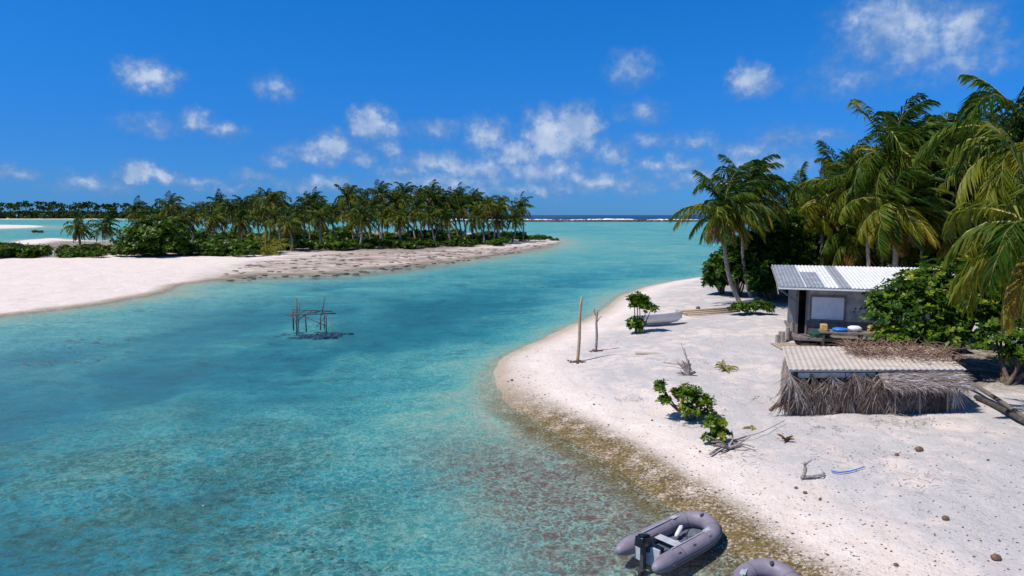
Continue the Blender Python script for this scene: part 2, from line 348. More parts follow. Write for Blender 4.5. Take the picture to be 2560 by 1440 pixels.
def crown(name,seed,L=3.6,nf=28,m=34,wind=(.55,.1),lw=.034,nuts=True,dry=.12,ll=.34):
    rng=random.Random(seed); mb=MB()
    for i in range(nf):
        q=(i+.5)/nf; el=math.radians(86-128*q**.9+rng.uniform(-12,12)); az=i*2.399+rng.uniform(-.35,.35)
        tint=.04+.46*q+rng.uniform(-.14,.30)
        if q>.82 and rng.random()<dry*4: tint=rng.uniform(.70,1)
        l=L*(.78+.3*math.sin(math.pi*min(1,q+.12)))*rng.uniform(.82,1.12)
        frond(mb,l,az,el,rng.uniform(1.1,2.5)*(1.0 if q<.6 else .8),(wind[0]*rng.uniform(.3,1.5),wind[1]+rng.uniform(-.3,.3)),rng,max(0,tint),m,(0,0,rng.uniform(-.1,.15)),lw,0,ll)
    for i in range(8):
        a=rng.uniform(0,6.28); frond(mb,L*.6,a,-.9,1.2,(0.1,0),rng,.93,max(10,m//2),(0,0,-.2),lw)
    if nuts:
        for i in range(16):
            a=rng.uniform(0,6.28); mb.lump((.34*math.cos(a),.34*math.sin(a),-.25-rng.uniform(0,.4)),(.12,.12,.15),2,.5,seg=7,jit=.05,rng=rng)
    return mb.out(name,[PALM,mat('frond_rib',(.36,.32,.08),(.24,.2,.05)),NUT],meshonly=True)
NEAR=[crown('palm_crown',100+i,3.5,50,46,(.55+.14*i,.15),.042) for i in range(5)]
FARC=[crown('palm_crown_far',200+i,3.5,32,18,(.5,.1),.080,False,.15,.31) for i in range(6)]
def palm(cpos,base,mesh,sc=1.0,rz=0,bow=.0,r0=.17,name='coconut_palm'):
    c=Vector(cpos); b=Vector(base); b.z=gz(b.x,b.y)-.1
    h=c.z-b.z; mid1=b.lerp(c,.33)+Vector((bow,0,0))*h*.1; mid2=b.lerp(c,.7)+Vector((bow,0,0))*h*.08
    pts=cat([b,mid1,mid2,c],5); n=len(pts); mb=MB()
    rad=[r0*(1.5 if i==0 else 1)*(1-.45*i/n)*(1+.05*(i%2)) for i in range(n)]
    mb.tube([p-b for p in pts],rad,8)
    mb.lump(c-b,(.22,.22,.35),seg=8,jit=.1)
    t=mb.out(name,[TRUNK],smooth=True); t.location=b
    cr=bpy.data.objects.new('crown',mesh); cr.location=c-b; cr.scale=(sc,sc,sc*random.uniform(.98,1.18)); cr.rotation_euler=(random.uniform(-.15,.15),random.uniform(-.12,.12),rz); link(cr,t)
    return t
i=0
for px,py,Yd,dx,dy,sc in [(1812,530,43,1.2,-.5,.90),(1865,488,47,1.0,1,.95),(1985,545,60,.8,0,.95),(2010,505,66,-.5,0,1.0),(2065,505,48,.6,0,.95),(2110,470,52,1.2,0,1.05),
   (2165,465,42,.8,0,.9),(2240,395,39,1.0,1,1.15),(2255,520,37.5,.6,1.5,1.0),(2330,430,41,.5,0,1.05),(2390,540,38.5,.5,0,1.0),(2160,530,55,.5,0,1.0),(2050,560,62,.4,0,.95),(2300,580,44,.5,0,1.0),
   (2430,450,42,.5,1,1.1),(2500,430,36,1.0,1,1.0),(2590,375,24,2.3,1.5,1.0),(2630,590,17.5,3.2,2,.85),(2480,580,36,.6,0,.95),(2560,500,38,.6,0,1.05),(2700,420,30,0,0,1.0),(2750,540,24,0,0,1.),(1950,575,75,0,0,1.0),(2200,580,60,0,0,1.),(2640,520,45,0,0,1.1),(2860,480,36,0,0,1.),(2375,375,46,.5,0,1.15),
   (2130,600,47,.3,0,.9),(2080,590,54,.3,0,.95),(2210,490,46,.3,0,1.0),(2350,520,48,.3,0,1.1),(2450,520,46,.3,0,1.1),(2010,600,58,.3,0,.9),(2540,420,44,.4,0,1.15),(2280,470,50,.3,0,1.1)]:
    c=at_y(px,py,Yd); palm(c,(c[0]+dx,c[1]+dy,0),NEAR[i%5],sc,random.uniform(-.5,.5),random.uniform(-1,.4),.15 if Yd<60 else .2); i+=1
cr=[(195,568,632,.8),(262,565,628,.85),(340,528,612,1),(425,515,618,1),(445,555,630,.9),(480,540,612,1),(530,548,622,1),(575,525,612,1),(600,550,622,1),(640,540,612,1),(672,505,618,1.05),(690,545,626,1),(720,560,628,.9),(765,522,612,1),(740,540,618,1),(800,545,624,1),(830,530,616,1),(868,492,616,1.1),(880,540,620,1),(905,545,622,1),(930,520,612,1.1),(950,484,610,1.1),(960,540,616,1),(990,505,610,1.1),(1000,548,620,1),(1010,482,608,1.1),(1040,520,612,1.1),(1075,488,608,1.15),(1070,540,614,1),(1100,505,607,1.1),(1130,495,606,1.1),(1110,545,614,1),(1150,520,608,1.1),(1180,505,606,1.1),(1190,545,610,1),(1215,515,606,1.1),(1240,520,605,1.1),(1245,548,608,1),(1300,518,604,1.1),(1285,545,606,1),(400,545,610,.9),(505,525,604,.9),(620,520,602,1),(700,525,602,1),(785,500,602,1),(905,500,602,1.05)]
rr=random.Random(5)
for k in range(30):
    px=rr.uniform(540,1260); cr.append((px,rr.uniform(500,540)-(px-560)*.02,rr.uniform(598,610),rr.uniform(.9,1.1)))
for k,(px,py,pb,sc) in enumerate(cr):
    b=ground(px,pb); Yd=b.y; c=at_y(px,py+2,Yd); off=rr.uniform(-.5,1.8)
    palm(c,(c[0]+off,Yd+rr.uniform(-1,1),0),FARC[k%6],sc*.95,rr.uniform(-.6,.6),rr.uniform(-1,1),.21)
mb=MB(); rr=random.Random(9)
for k in range(800):
    x=rr.uniform(-2000,-245); y=1010+(x+1000)*.06+rr.uniform(22,110) if x>-1000 else 1000+(x+1000)*.03+rr.uniform(22,110)
    h=rr.uniform(14,26)*(1.0-.25*(x>-600)); c=Vector((x,y,h)); mb.tube([(x+1,y,0),c],[.35,.25],3,0,.2,cap=False)
    for j in range(12):
        a=rr.uniform(0,6.28); e=rr.uniform(-.5,1.1); L=rr.uniform(5,8); dd=Vector((math.cos(a)*math.cos(e),math.sin(a)*math.cos(e),math.sin(e))); m1=c+dd*L*.5; tp=m1+(dd+Vector((.3,0,-.9))).normalized()*L*.5; w=Vector((-math.sin(a),math.cos(a),0))*.8; w2_=Vector((0,0,.7)); t=rr.uniform(.0,.4)
        mb.add([c,m1+w,tp,m1-w,m1+w2_],[(0,1,2,3),(0,4,2)],0,t)
for k in range(4200):
    x=rr.uniform(-2000,-245); y=(1010+(x+1000)*.06 if x>-1000 else 1000+(x+1000)*.03)+rr.uniform(18,100); mb.lump((x,y,rr.uniform(1,11)),(rr.uniform(1.5,4),3,rr.uniform(1.5,4)),0,rr.uniform(0,.22),seg=5,jit=.5,rng=rr)
mb.out('distant_palm_forest',[PALM])

# ---------------------------------------------------------------- broad-leaved shrubs
def leaves(lobes,n,size,seed,tlo=.15,thi=.85,k=6):
    r=np.random.RandomState(seed); lobes=np.array(lobes,float); wt=(lobes[:,3]*lobes[:,4]*lobes[:,5])**(2/3); w=wt/wt.sum()
    li=r.choice(len(lobes),n,p=w); dv=r.randn(n,3); dv/=np.linalg.norm(dv,axis=1)[:,None]; dv[:,2]=np.where(dv[:,2]<-.35,-dv[:,2],dv[:,2])
    rad=1-.5*r.rand(n)**2.2+.10*r.randn(n)
    rad*=1+.22*np.sin(dv[:,0]*7+li)*np.sin(dv[:,2]*6+li*2)+.1*np.sin(dv[:,1]*13+li)
    c=lobes[li,:3]+dv*rad[:,None]*lobes[li,3:6]
    ax=dv*.7+np.array([0,0,.7])+.4*r.randn(n,3); ax/=np.linalg.norm(ax,axis=1)[:,None]
    tn=np.clip(tlo+(thi-tlo)*r.rand(n)**1.3,0,1)
    t1=np.cross(ax,[.3,.5,.1]); t1/=np.linalg.norm(t1,axis=1)[:,None]; t2=np.cross(ax,t1)
    V=[];T=[]
    for j in range(k):
        a=2*np.pi*j/k+r.rand(n)*1.0; out=t1*np.cos(a)[:,None]+t2*np.sin(a)[:,None]; sd=np.cross(ax,out); s=(size*(.7+.6*r.rand(n)))[:,None]
        up=(.15+.5*r.rand(n))[:,None]
        b=c+out*s*.08; mdl=c+(out+ax*up)*s*.55; tip=c+(out*1.05+ax*up*.7)*s
        V.append(np.stack([b,mdl+sd*s*.30,tip,mdl-sd*s*.30],1)); T.append(np.repeat(np.clip(tn+.1*r.randn(n),0,1)[:,None],4,1))
    V=np.concatenate(V).reshape(-1,3); T=np.concatenate(T).ravel(); Fc=np.arange(len(V)).reshape(-1,4)
    return V,Fc,T
def shrub(name,loc,lobes,n,size,seed,stem=.05,tlo=.15,thi=.85,mesh=None,sc=None,rz=0):
    rng=random.Random(seed); mb=MB()
    for L in lobes:
        for q in range(2):
            e=Vector((L[0]+rng.uniform(-.4,.4)*L[3],L[1]+rng.uniform(-.4,.4)*L[4],L[2]+.3*L[5])); b=Vector((rng.uniform(-.15,.15),rng.uniform(-.15,.15),-.1)); md=b.lerp(e,.5)+Vector((rng.uniform(-.2,.2),rng.uniform(-.2,.2),-.05))*L[3]
            pts=cat([b,md,e],4); mb.tube(pts,[stem*(1-.7*i/len(pts)) for i in range(len(pts))],5)
    ob=mb.out(name,[BARK],smooth=True); ob.location=loc
    V,Fc,T=leaves(lobes,n,size,seed,tlo,thi); mk('foliage',V,Fc,BUSHM,tint=T,parent=ob)
    return ob
def rel(pxpy,Yd,base): 
    c=at_y(pxpy[0],pxpy[1],Yd); return c-np.array(base)
b=ground(2330,935); B=np.array(b)
def LB(l,base): 
    o=[]
    for px,py,Yd,rx,ry,rz in l:
        q=rel((px,py),Yd,base); o.append((q[0],q[1],q[2],rx,ry,rz))
    return o
Yb=b.y
shrub('sea_lettuce_bush',b,LB([(2290,780,Yb+.3,1.4,1.3,1.1),(2215,780,Yb+.5,.7,.9,.9),(2370,740,Yb+.6,1.4,1.3,1.3),(2440,800,Yb,1.1,1.2,1.1),(2350,850,Yb-.5,1.1,1.0,.6),(2235,845,Yb-.2,.7,.8,.5),(2520,760,Yb+.8,1.4,1.3,1.5),(2300,730,Yb+.9,.9,.9,.8)],B),4300,.16,11,.07,.15,.95)
b=ground(2520,960); B=np.array(b)
shrub('sea_lettuce_bush',b,LB([(2510,850,b.y+.5,.9,1,.6),(2600,780,b.y+1,1.3,1.3,1.3),(2560,890,b.y,.7,.8,.4),(2680,840,b.y,1.3,1.2,1.2)],B),1700,.16,12,.09,.1,.9)
for k,(px,py,bx,by,rx,rz) in enumerate([(1800,695,1805,735,1.0,1.1),(1850,670,1850,742,1.4,1.4),(1900,640,1905,742,1.6,1.8),(1960,610,1985,735,1.7,2.1),(1925,700,1930,750,1.1,1.1),(2030,640,2040,720,1.9,1.7),(2120,650,2120,710,2,1.5),(2420,690,2440,790,2.3,1.8),(2250,640,2260,710,2.6,1.8),(2560,680,2560,770,2.6,2.2)]):
    b=ground(bx,by); B=np.array(b); q=rel((px,py),b.y,B); r2=random.Random(k)
    lob=[(q[0],q[1],q[2],rx,rx,rz)]+[(q[0]+r2.uniform(-1,1)*rx,q[1]+r2.uniform(-1,1)*rx,q[2]+r2.uniform(-.8,.5)*rz,rx*.6,rx*.6,rz*.55) for _ in range(4)]
    shrub('beach_almond_tree',b,lob,int(1500+250*rx),.26,30+k,.09,.0,.72)
b=ground(1725,1050); B=np.array(b)
shrub('beach_shrub',b,LB([(1650,970,b.y+.2,.17,.2,.2),(1660,1000,b.y,.16,.2,.14),(1715,990,b.y+.1,.40,.38,.28),(1755,1010,b.y,.35,.33,.24),(1720,1025,b.y-.1,.3,.3,.16),(1770,1035,b.y,.2,.2,.12)],B),400,.12,21,.03,.4,1.0)
b=ground(1805,1110); B=np.array(b)
shrub('beach_shrub',b,LB([(1785,1060,b.y,.25,.25,.16),(1800,1085,b.y,.22,.22,.14),(1770,1095,b.y,.1,.15,.1)],B),150,.12,22,.025,.4,1.0)
b=ground(1595,832); B=np.array(b)
shrub('beach_shrub',b,LB([(1590,815,b.y,.42,.4,.42),(1600,760,b.y+.1,.5,.45,.42),(1620,772,b.y,.5,.4,.2),(1590,750,b.y,.35,.3,.25)],B),300,.18,23,.04,.25,.9)
b=ground(1880,785); B=np.array(b)
shrub('beach_shrub',b,LB([(1900,770,b.y,.7,.5,.3),(1850,772,b.y,.5,.5,.25)],B),260,.2,24,.04,.2,.85)
b=ground(385,640); B=np.array(b)
shrub('round_bush',b,LB([(385,600,b.y,4.0,4,3.0),(350,615,b.y,2.4,2.5,1.8),(425,618,b.y,2.4,2.5,1.8)],B),1700,.42,25,.2,.2,.85)
SV=[]
for s in range(4):
    r2=random.Random(s); lob=[(r2.uniform(-2,2),r2.uniform(-1.5,1.5),.5+r2.uniform(0,.5),r2.uniform(.8,1.6),r2.uniform(.8,1.4),r2.uniform(.5,1.1)) for _ in range(5)]
    V,Fc,T=leaves(lob,420,.36,60+s,.1,.9); SV.append(mk('shrub_foliage',V,Fc,BUSHM,tint=T,meshonly=True))
r2=random.Random(2)
def low(px,py,s):
    b=ground(px,py); o=bpy.data.objects.new('shrub',r2.choice(SV)); o.location=b; o.scale=(s*1.25,s,s*r2.uniform(.8,1.2)); o.rotation_euler=(0,0,r2.uniform(0,6.28)); link(o)
for k in range(24): low(r2.uniform(-60,240),r2.uniform(634,645),r2.uniform(.45,.85))
for k in range(34): low(r2.uniform(290,640),r2.uniform(620,642),r2.uniform(.5,1.05))
for k in range(46): low(640+k*13.5+r2.uniform(-8,8),627-k*.37+r2.uniform(-7,4),r2.uniform(.45,1.0))
for k in range(30): low(480+k*27+r2.uniform(-20,20),606-k*.1+r2.uniform(-4,4),r2.uniform(.8,1.5))
for px,py,s in [(1330,600,.8),(1350,599,.7),(1370,600,.5),(1310,602,.7),(1385,602,.35),(90,583,.6),(12,640,.9),(660,632,1.1)]: low(px,py,s)

# ---------------------------------------------------------------- hut
def corr(name,o,u,v,pitch,amp,mats,parent=None,patch=None,lift=0):
    o=Vector(o);u=Vector(u);v=Vector(v); n=(u.cross(v)).normalized(); W=u.length; nu=int(W/pitch)*6; vs=[];fs=[];fm=[]
    nv=6
    for j in range(nv+1):
        for i in range(nu+1):
            vs.append(o+u*(i/nu)+v*(j/nv)+n*(amp*math.sin(2*math.pi*i/6)+lift))
    for j in range(nv):
        for i in range(nu):
            a=j*(nu+1)+i; fs.append((a,a+1,a+nu+2,a+nu+1)); fm.append(patch(i/nu,j/nv) if patch else 0)
    ob=mk(name,vs,fs,mats,fm,None,False,parent); sm=ob.modifiers.new('s','SOLIDIFY'); sm.thickness=.012; return ob
TINW=mat('white_tin',(.80,.80,.82),(.66,.67,.70),scale=2.5,rough=.45,c3=(.40,.30,.25),bump=.1)
TING=mat('grey_tin',(.42,.45,.50),(.28,.30,.34),scale=3,rough=.4,metal=.2,bump=.1)
TINP=mat('cream_tin',(.60,.52,.46),(.46,.40,.35),scale=1.6,rough=.6,bump=.15,stretch=(1,3,1),c3=(.33,.245,.19))
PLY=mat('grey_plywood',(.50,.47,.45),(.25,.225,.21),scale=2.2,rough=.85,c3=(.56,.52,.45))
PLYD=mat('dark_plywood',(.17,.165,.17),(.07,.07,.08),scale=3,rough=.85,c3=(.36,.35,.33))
PANEL=mat('white_panel',(.80,.80,.80),(.66,.66,.67),scale=2,rough=.6,bump=.1,c3=(.5,.47,.44))
WFRAME=mat('weathered_frame',(.24,.205,.18),(.12,.10,.09),scale=6)
A=ground(1988,856); yaw=math.radians(-17)
house=empty('beach_hut',A,yaw)
def bx(name,d,m,parent,bevel=0):
    mb=MB()
    for q in d: mb.box(*q)
    return mb.out(name,[m] if not isinstance(m,list) else m,parent=parent,bevel=bevel)
W=6.6; D=4.2
bx('floor_deck',[(-.15,W+.1,-1.0,D,.28,.40)],WFRAME,house)
bx('stilts',[(x,x+.14,y,y+.14,-.4,.28) for x in (0,1.6,3.2,4.8,6.4) for y in (-.9,.1,2,4)],DARKW,house)
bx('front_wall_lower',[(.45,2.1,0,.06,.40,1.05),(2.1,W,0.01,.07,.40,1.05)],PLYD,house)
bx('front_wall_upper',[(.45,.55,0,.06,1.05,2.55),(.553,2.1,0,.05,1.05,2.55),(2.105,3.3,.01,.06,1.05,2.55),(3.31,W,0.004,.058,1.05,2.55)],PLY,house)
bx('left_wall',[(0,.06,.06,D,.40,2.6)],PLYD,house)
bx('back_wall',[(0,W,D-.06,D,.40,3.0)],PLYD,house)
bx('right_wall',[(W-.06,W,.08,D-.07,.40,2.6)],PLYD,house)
bx('shutter',[(.62,1.95,-.03,-.004,1.12,2.12),(3.15,4.5,-.03,-.004,1.0,2.1)],PANEL,house)
bx('window_frame',[(.55,.62,-.05,-.005,1.0,2.2),(1.95,2.03,-.05,-.005,1.0,2.2),(.62,1.95,-.05,-.005,2.12,2.2),(.62,1.95,-.05,-.005,1.03,1.12)],WFRAME,house)
bx('corner_posts',[(-.05,.07,-.07,.055,.40,2.6),(.38,.449,-.05,.08,.40,2.55)],WFRAME,house)
bx('fascia',[(-.85,W+.5,-.70,-.66,2.50,2.62)],PANEL,house)
bx('rafters',[(x,x+.07,-.64,-.0,2.46,2.55) for x in (-.7,.4,1.5,2.6,3.7,4.8,5.9)],WFRAME,house)
def rp(u,v):
    if .14<u<.24 and v>.5: return 0
    if u<.14 or (.14<u<.24) : return 1
    if .31<u<.37: return 1
    return 0
v0=Vector((-.85,-.72,2.63)); corr('roof',v0,(W+1.4,0,0),(0,5.2,.60),.16,.016,[TINW,TING],house,rp)
mb=MB()
mb.tube([(-.83,-.65,2.5),(-.83,4.5,3.1)],.04,4); mb.tube([(-.83,-.5,2.25),(-.83,1.0,2.68)],.03,4); mb.tube([(-.83,-.65,2.5),(-.05,-.02,1.9)],.035,4)
for k in range(4): mb.tube([(-.83,.4+k*1.2,2.62+k*.14),(0,.4+k*1.2,2.58+k*.14)],.03,4)
mb.out('gable_frame',[WFRAME],parent=house)

T=empty('work_table',A+Vector((.55,-1.75,0))+Vector((0,0,-.05)),yaw)
bx('table_top',[(-.2,3.1,0,.75,.78,.84)],WFRAME,T)
bx('table_legs',[(x,x+.08,y,y+.08,-.1,.78) for x in (-.1,1.4,2.9) for y in (.03,.62)],DARKW,T)
mb=MB(); mb.lump((.62,.35,.92),(.34,.25,.09),0,seg=10,jit=.08); mb.out('blue_basin',[mat('blue_plastic',(.02,.20,.65),rough=.4)],True,T)
mb=MB(); mb.lump((1.2,.4,.97),(.30,.22,.14),0,seg=10,jit=.1); mb.out('white_sack',[mat('sack_cloth',(.80,.80,.82),(.6,.6,.65))],True,T)
bx('yellow_crates',[(1.72,2.25,.1,.6,.845,1.08),(-.16,.1,.15,.55,.845,1.12),(1.75,2.2,.12,.55,1.085,1.14)],mat('yellow_crate',(.60,.42,.14),(.4,.27,.09)),T,.02)
bx('green_box',[(2.4,2.75,.15,.5,.845,1.0)],mat('green_plastic',(.03,.16,.10)),T,.02)
Wb=empty('wheelbarrow',ground(2040,862)+Vector((0,-.3,0)),math.radians(10))
mb=MB(); a=[(-.42,-.28,.62),(.42,-.28,.62),(.42,.28,.62),(-.42,.28,.62)]; c=[(-.26,-.18,.32),(.22,-.18,.32),(.22,.18,.32),(-.26,.18,.32)]
mb.add(a+c,[(0,1,5,4),(1,2,6,5),(2,3,7,6),(3,0,4,7),(4,5,6,7)]); q=mb.out('tray',[mat('green_paint',(.04,.20,.14),(.03,.12,.09),rough=.5)],parent=Wb); q.modifiers.new('s','SOLIDIFY').thickness=.02
mb=MB(); mb.tube([(-.75,-.22,.5),(.1,-.14,.28),(.55,-.05,.18)],.02,5); mb.tube([(-.75,.22,.5),(.1,.14,.28),(.55,.05,.18)],.02,5); mb.tube([(-.2,-.18,.32),(-.3,-.2,0)],.02,5); mb.tube([(-.2,.18,.32),(-.3,.2,0)],.02,5)
mb.tube([(.55,-.05,.18),(.55,.05,.18)],.18,14); mb.out('frame_and_wheel',[DARKW],parent=Wb)
for px,py,h in [(1943,856,.35),(1956,856,.5),(1968,852,.62),(1979,850,.8),(1950,850,.4)]:
    mb=MB(); mb.tube([(0,0,-.1),(.01,0,h)],[.10,.09],9); mb.out('wood_stump',[DRIFT],loc=ground(px,py))
def stick(name,pp,r,m,lift=.04,n=6,bend=0):
    pts=[Vector(ground(a,b_))+Vector((0,0,lift+(k*.0))) for k,(a,b_) in enumerate(pp)]; o=pts[0].copy()
    mb=MB(); c=cat([p-o for p in pts],4) if len(pts)>2 else [p-o for p in pts]; mb.tube(c,[r*(1-.3*k/len(c)) for k in range(len(c))],n); ob=mb.out(name,[m],True); ob.location=o; return ob
for k in range(7): stick('timber_pole',[(1928+k*4,862+k*2.3),(2150+k*9,862+k*2.7)],.04,[DRIFT,POSTW][k%2],.05)
for k in range(6): stick('driftwood_pole',[(1690+k*6,781+k*2),(1835+k*3,772+k*2)],.06,[DRIFT,POSTW][k%2],.07+.03*(k%2))

# ---------------------------------------------------------------- thatched shed
FL=flat(1972,1045,.45); FR=flat(2372,1045,.45); FL[2]=FR[2]=0
fl=Vector(FL); fr_=Vector(FR); gl_=gz(fl.x+.3,fl.y); shed=empty('thatched_shed',(fl.x,fl.y,gl_),math.atan2(fr_.y-fl.y,fr_.x-fl.x)); SW=(fr_-fl).length
ht=1.38; SK=.33; SDp=2.9
def skew(ob):
    for v in ob.data.vertices: v.co.x+=max(0,v.co.y)*SK
    return ob
skew(bx('shed_walls',[(.05,SW-.1,.10,.16,-.2,ht-.12),(.05,.11,.161,SDp,-.2,ht-.12),(SW-.16,SW-.1,.161,SDp,-.2,ht-.12),(.05,SW-.1,SDp+.01,SDp+.07,-.2,ht-.1)],DARKW,shed))
bx('shed_posts',[(x,x+.09,.0,.09,-.2,ht-.02) for x in (0,1.5,3.0,SW-.12)],DRIFT,shed)
bx('front_batten',[(-.10,SW+.30,-.10,-.06,ht-.06,ht-.0)],TING,shed)
corr('shed_roof',(-.12,-.14,ht+.02),(SW+.45,0,0),(SK*3.3,3.3,.05),.17,.011,[TINP],shed)
mb=MB(); rr=random.Random(4)
for bnd in range(84):
    x0=-.05+SW*bnd/84+rr.uniform(-.1,.1); top=rr.uniform(ht*.66,ht-.06); lean=rr.uniform(-.6,.6); tn=rr.uniform(.05,.9); dp=-rr.uniform(.02,.16)
    if SW*.60<x0<SW*.97: top=min(top,ht*.6)
    if SW*.66<x0<SW and rr.random()<.55: continue
    for k in range(40):
        s=k/40; bx0=x0+lean*s*.5+rr.uniform(-.03,.03); bz=top-s*.5; L=rr.uniform(.35,1.0); an=rr.gauss(0,.28)+(lean*.6)+(.5 if k%2 else -.5)*rr.uniform(.3,1)
        e=Vector((bx0+math.sin(an)*L,dp-rr.uniform(0,.16),max(-.05,bz-math.cos(an)*L))); b0=Vector((bx0,dp,bz)); mdp=b0.lerp(e,.5)+Vector((0,-.03,.02)); w=Vector((.011,rr.uniform(-.008,.008),0)); t=min(1,max(0,tn+rr.uniform(-.3,.25)))
        mb.add([b0-w,b0+w,mdp+w*1.3,mdp-w*1.3,e],[(0,1,2,3),(3,2,4)],0,t)
for k in range(1300):
    y=rr.uniform(0,2.8); z=rr.uniform(.5,ht-.1); L=rr.uniform(.3,.9); b0=Vector((.03+y*SK,y,z)); y2=y+rr.gauss(0,.2); e=Vector((y2*SK-rr.uniform(.0,.12),y2,max(-.02,z-L))); w=Vector((0,.012,0)); mdp=b0.lerp(e,.5)
    mb.add([b0-w,b0+w,mdp+w*1.3,mdp-w*1.3,e],[(0,1,2,3),(3,2,4)],0,rr.uniform(.2,.9))
mb.out('hanging_fronds',[THATCH],parent=shed)
mb=MB()
for k in range(2800):
    x=SW*.53+rr.random()*SW*.49; y=-rr.uniform(.04,.5); z=ht-.10-.50*((-y)/.5)**2*.6+rr.uniform(-.05,.03); a=rr.gauss(.75,.5); L=rr.uniform(.25,.65); b0=Vector((x,y,z)); e=b0+Vector((math.cos(a)*L*.8,-.15*rr.random(),-math.sin(a)*L*.55)); w=Vector((.010,0,.008)); mdp=b0.lerp(e,.5)+Vector((0,-.02,.03))
    mb.add([b0-w,b0+w,mdp+w,mdp-w,e],[(0,1,2,3),(3,2,4)],0,rr.uniform(.4,1))
for x in (SW*.6,SW*.75,SW*.92): mb.tube([(x,-.45,ht-.5),(x+.15,-.3,-.05)],.02,5,0,.7)
mb.out('frond_awning',[THATCH],parent=shed)
bx('plank_front',[(SW*.60,SW*.98,-.13,-.09,.12,.42)],mat('brown_plank',(.20,.13,.09),(.10,.07,.05),stretch=(1,1,5)),shed)
bx('shade_net',[(.2,1.6,-.04,-.02,ht-.26,ht-.1),(1.62,2.5,-.05,-.03,ht-.24,ht-.1)],PLY,shed)
mb=MB()
for k in range(620):
    u=rr.random(); x=1.9+u*3.2; y=2.1+rr.gauss(0,.45)-u*.9; p=Vector((x+y*SK,y,ht+.06+rr.uniform(0,.32)))
    a=rr.uniform(0,6.28); L=rr.uniform(.15,.55); q=Vector((math.cos(a)*L,math.sin(a)*L,rr.uniform(-.1,.25)))
    mb.tube([p,p+q*.5+Vector((0,0,.03)),p+q],[.014,.010,.004],3,0,0)
mb.out('brushwood_pile',[mat('brushwood',(.34,.21,.14),(.16,.09,.06))],parent=shed)
def log(name,a,b,r,m,n=8):
    a=Vector(a);b=Vector(b); mb=MB(); mid=(b-a)*.5+Vector((0,0,.03)); mb.tube(cat([(0,0,0),mid,b-a],4),[r]*9,n); ob=mb.out(name,[m],True); ob.location=a; return ob
WOODG=mat('grey_log',(.22,.19,.17),(.10,.085,.075),scale=6,stretch=(2,2,5),bump=.6)
p0=ground(2420,975); p1=ground(2620,1095); log('fallen_trunk',p0+Vector((0,0,.30)),p1+Vector((0,0,.1)),.07,WOODG)
p0=ground(2440,1000); p1=ground(2600,1085); log('fallen_trunk',p0+Vector((0,0,.1)),p1+Vector((0,0,.1)),.08,DARKW)
p0=ground(1925,1028); p1=ground(1958,1008); log('short_log',p0+Vector((0,0,.05)),p1+Vector((0,0,.05)),.045,mat('log_wood',(.36,.22,.14),(.2,.12,.08)))
for px,py,s_,nn in [(2280,1055,.6,60),(1840,1140,.5,40),(1730,1065,.4,30),(2080,1075,.6,30),(1680,905,.5,26),(2150,1140,.8,26),(1900,1000,.5,22),(2350,1200,.8,24),(1600,1000,.6,16)]:
    mb=MB()
    for k in range(nn):
        x=rr.gauss(0,s_); y=rr.gauss(0,s_*.5); mb.tube([(x,y,.02),(x+rr.uniform(-.22,.22),y+rr.uniform(-.2,.2),rr.uniform(.02,.07))],.006,3)
    mb.out('twig_litter',[DRIFT],loc=ground(px,py))

# ---------------------------------------------------------------- posts, driftwood
def post(px,py,tx,ty,r,m,fork=False):
    b=ground(px,py); t=at_y(tx,ty,b.y); mb=MB(); v=Vector(t)-b
    mb.tube(cat([(0,0,-.2),v*.35+Vector((.02,0,0)),v*.7+Vector((-.03,0,0)),v],3),[r*(1.15-.35*k/9) for k in range(10)],8)
    if fork: mb.tube(cat([v*.82,v*.9+Vector((-.12,0,.02)),v*1.02+Vector((-.16,0,.05))],3),[r*.5]*7,6); mb.tube(cat([v*.7,v*.78+Vector((.12,0,.05)),v*.8+Vector((.2,0,.1))],3),[r*.35]*7,5)
    return mb.out('wooden_post',[m],True,loc=b)
post(1443,903,1455,742,.062,POSTW); post(1489,876,1494,775,.055,DRIFT,True)
for px,py in [(1443,905),(1490,878)]:
    mb=MB(); 
    for k in range(30): mb.lump((rr.gauss(0,.13),rr.gauss(0,.1),.01),(rr.uniform(.03,.08),rr.uniform(.03,.08),.03),seg=6,jit=.3)
    mb.out('soil_mound',[mat('dark_soil',(.13,.06,.04),(.05,.03,.025))],loc=ground(px,py))
def branchy(name,base,sc,seed,m,n=6,up=1.0,r=.05):
    rng=random.Random(seed); mb=MB()
    for k in range(n):
        a=rng.uniform(0,6.28); e=Vector((math.cos(a)*rng.uniform(.4,1),math.sin(a)*rng.uniform(.3,.7),rng.uniform(.1,1)*up))*sc; md=e*.5+Vector((rng.uniform(-.1,.1),0,rng.uniform(-.05,.1)))*sc; c=cat([(0,0,0),md,e],4); mb.tube(c,[r*sc*(1-.8*i/len(c)) for i in range(len(c))],5)
        e2=e*.6+Vector((rng.uniform(-.4,.4),rng.uniform(-.2,.2),rng.uniform(0,.3)))*sc; mb.tube([md,e2],[r*sc*.5,r*sc*.15],4)
    return mb.out(name,[m],True,loc=base)
branchy('driftwood_stump',ground(1722,938),.55,3,DRIFT,8,1.2,.14)
stick('dead_branch',[(1722,938),(1700,922),(1660,916)],.025,DRIFT,.15)
stick('dead_branch',[(1722,930),(1712,905),(1703,872)],.02,DRIFT,.25)
b=ground(1820,1125); branchy('driftwood_branch',b+Vector((0,0,.05)),.9,5,DRIFT,7,.35,.05)
stick('dead_branch',[(1775,1143),(1820,1115),(1865,1098)],.035,DRIFT,.08); stick('dead_branch',[(1790,1120),(1850,1118),(1885,1128)],.022,DRIFT,.1); stick('dead_branch',[(1850,1105),(1900,1092),(1960,1062)],.012,DRIFT,.12)
b=ground(2010,1198); mb=MB()
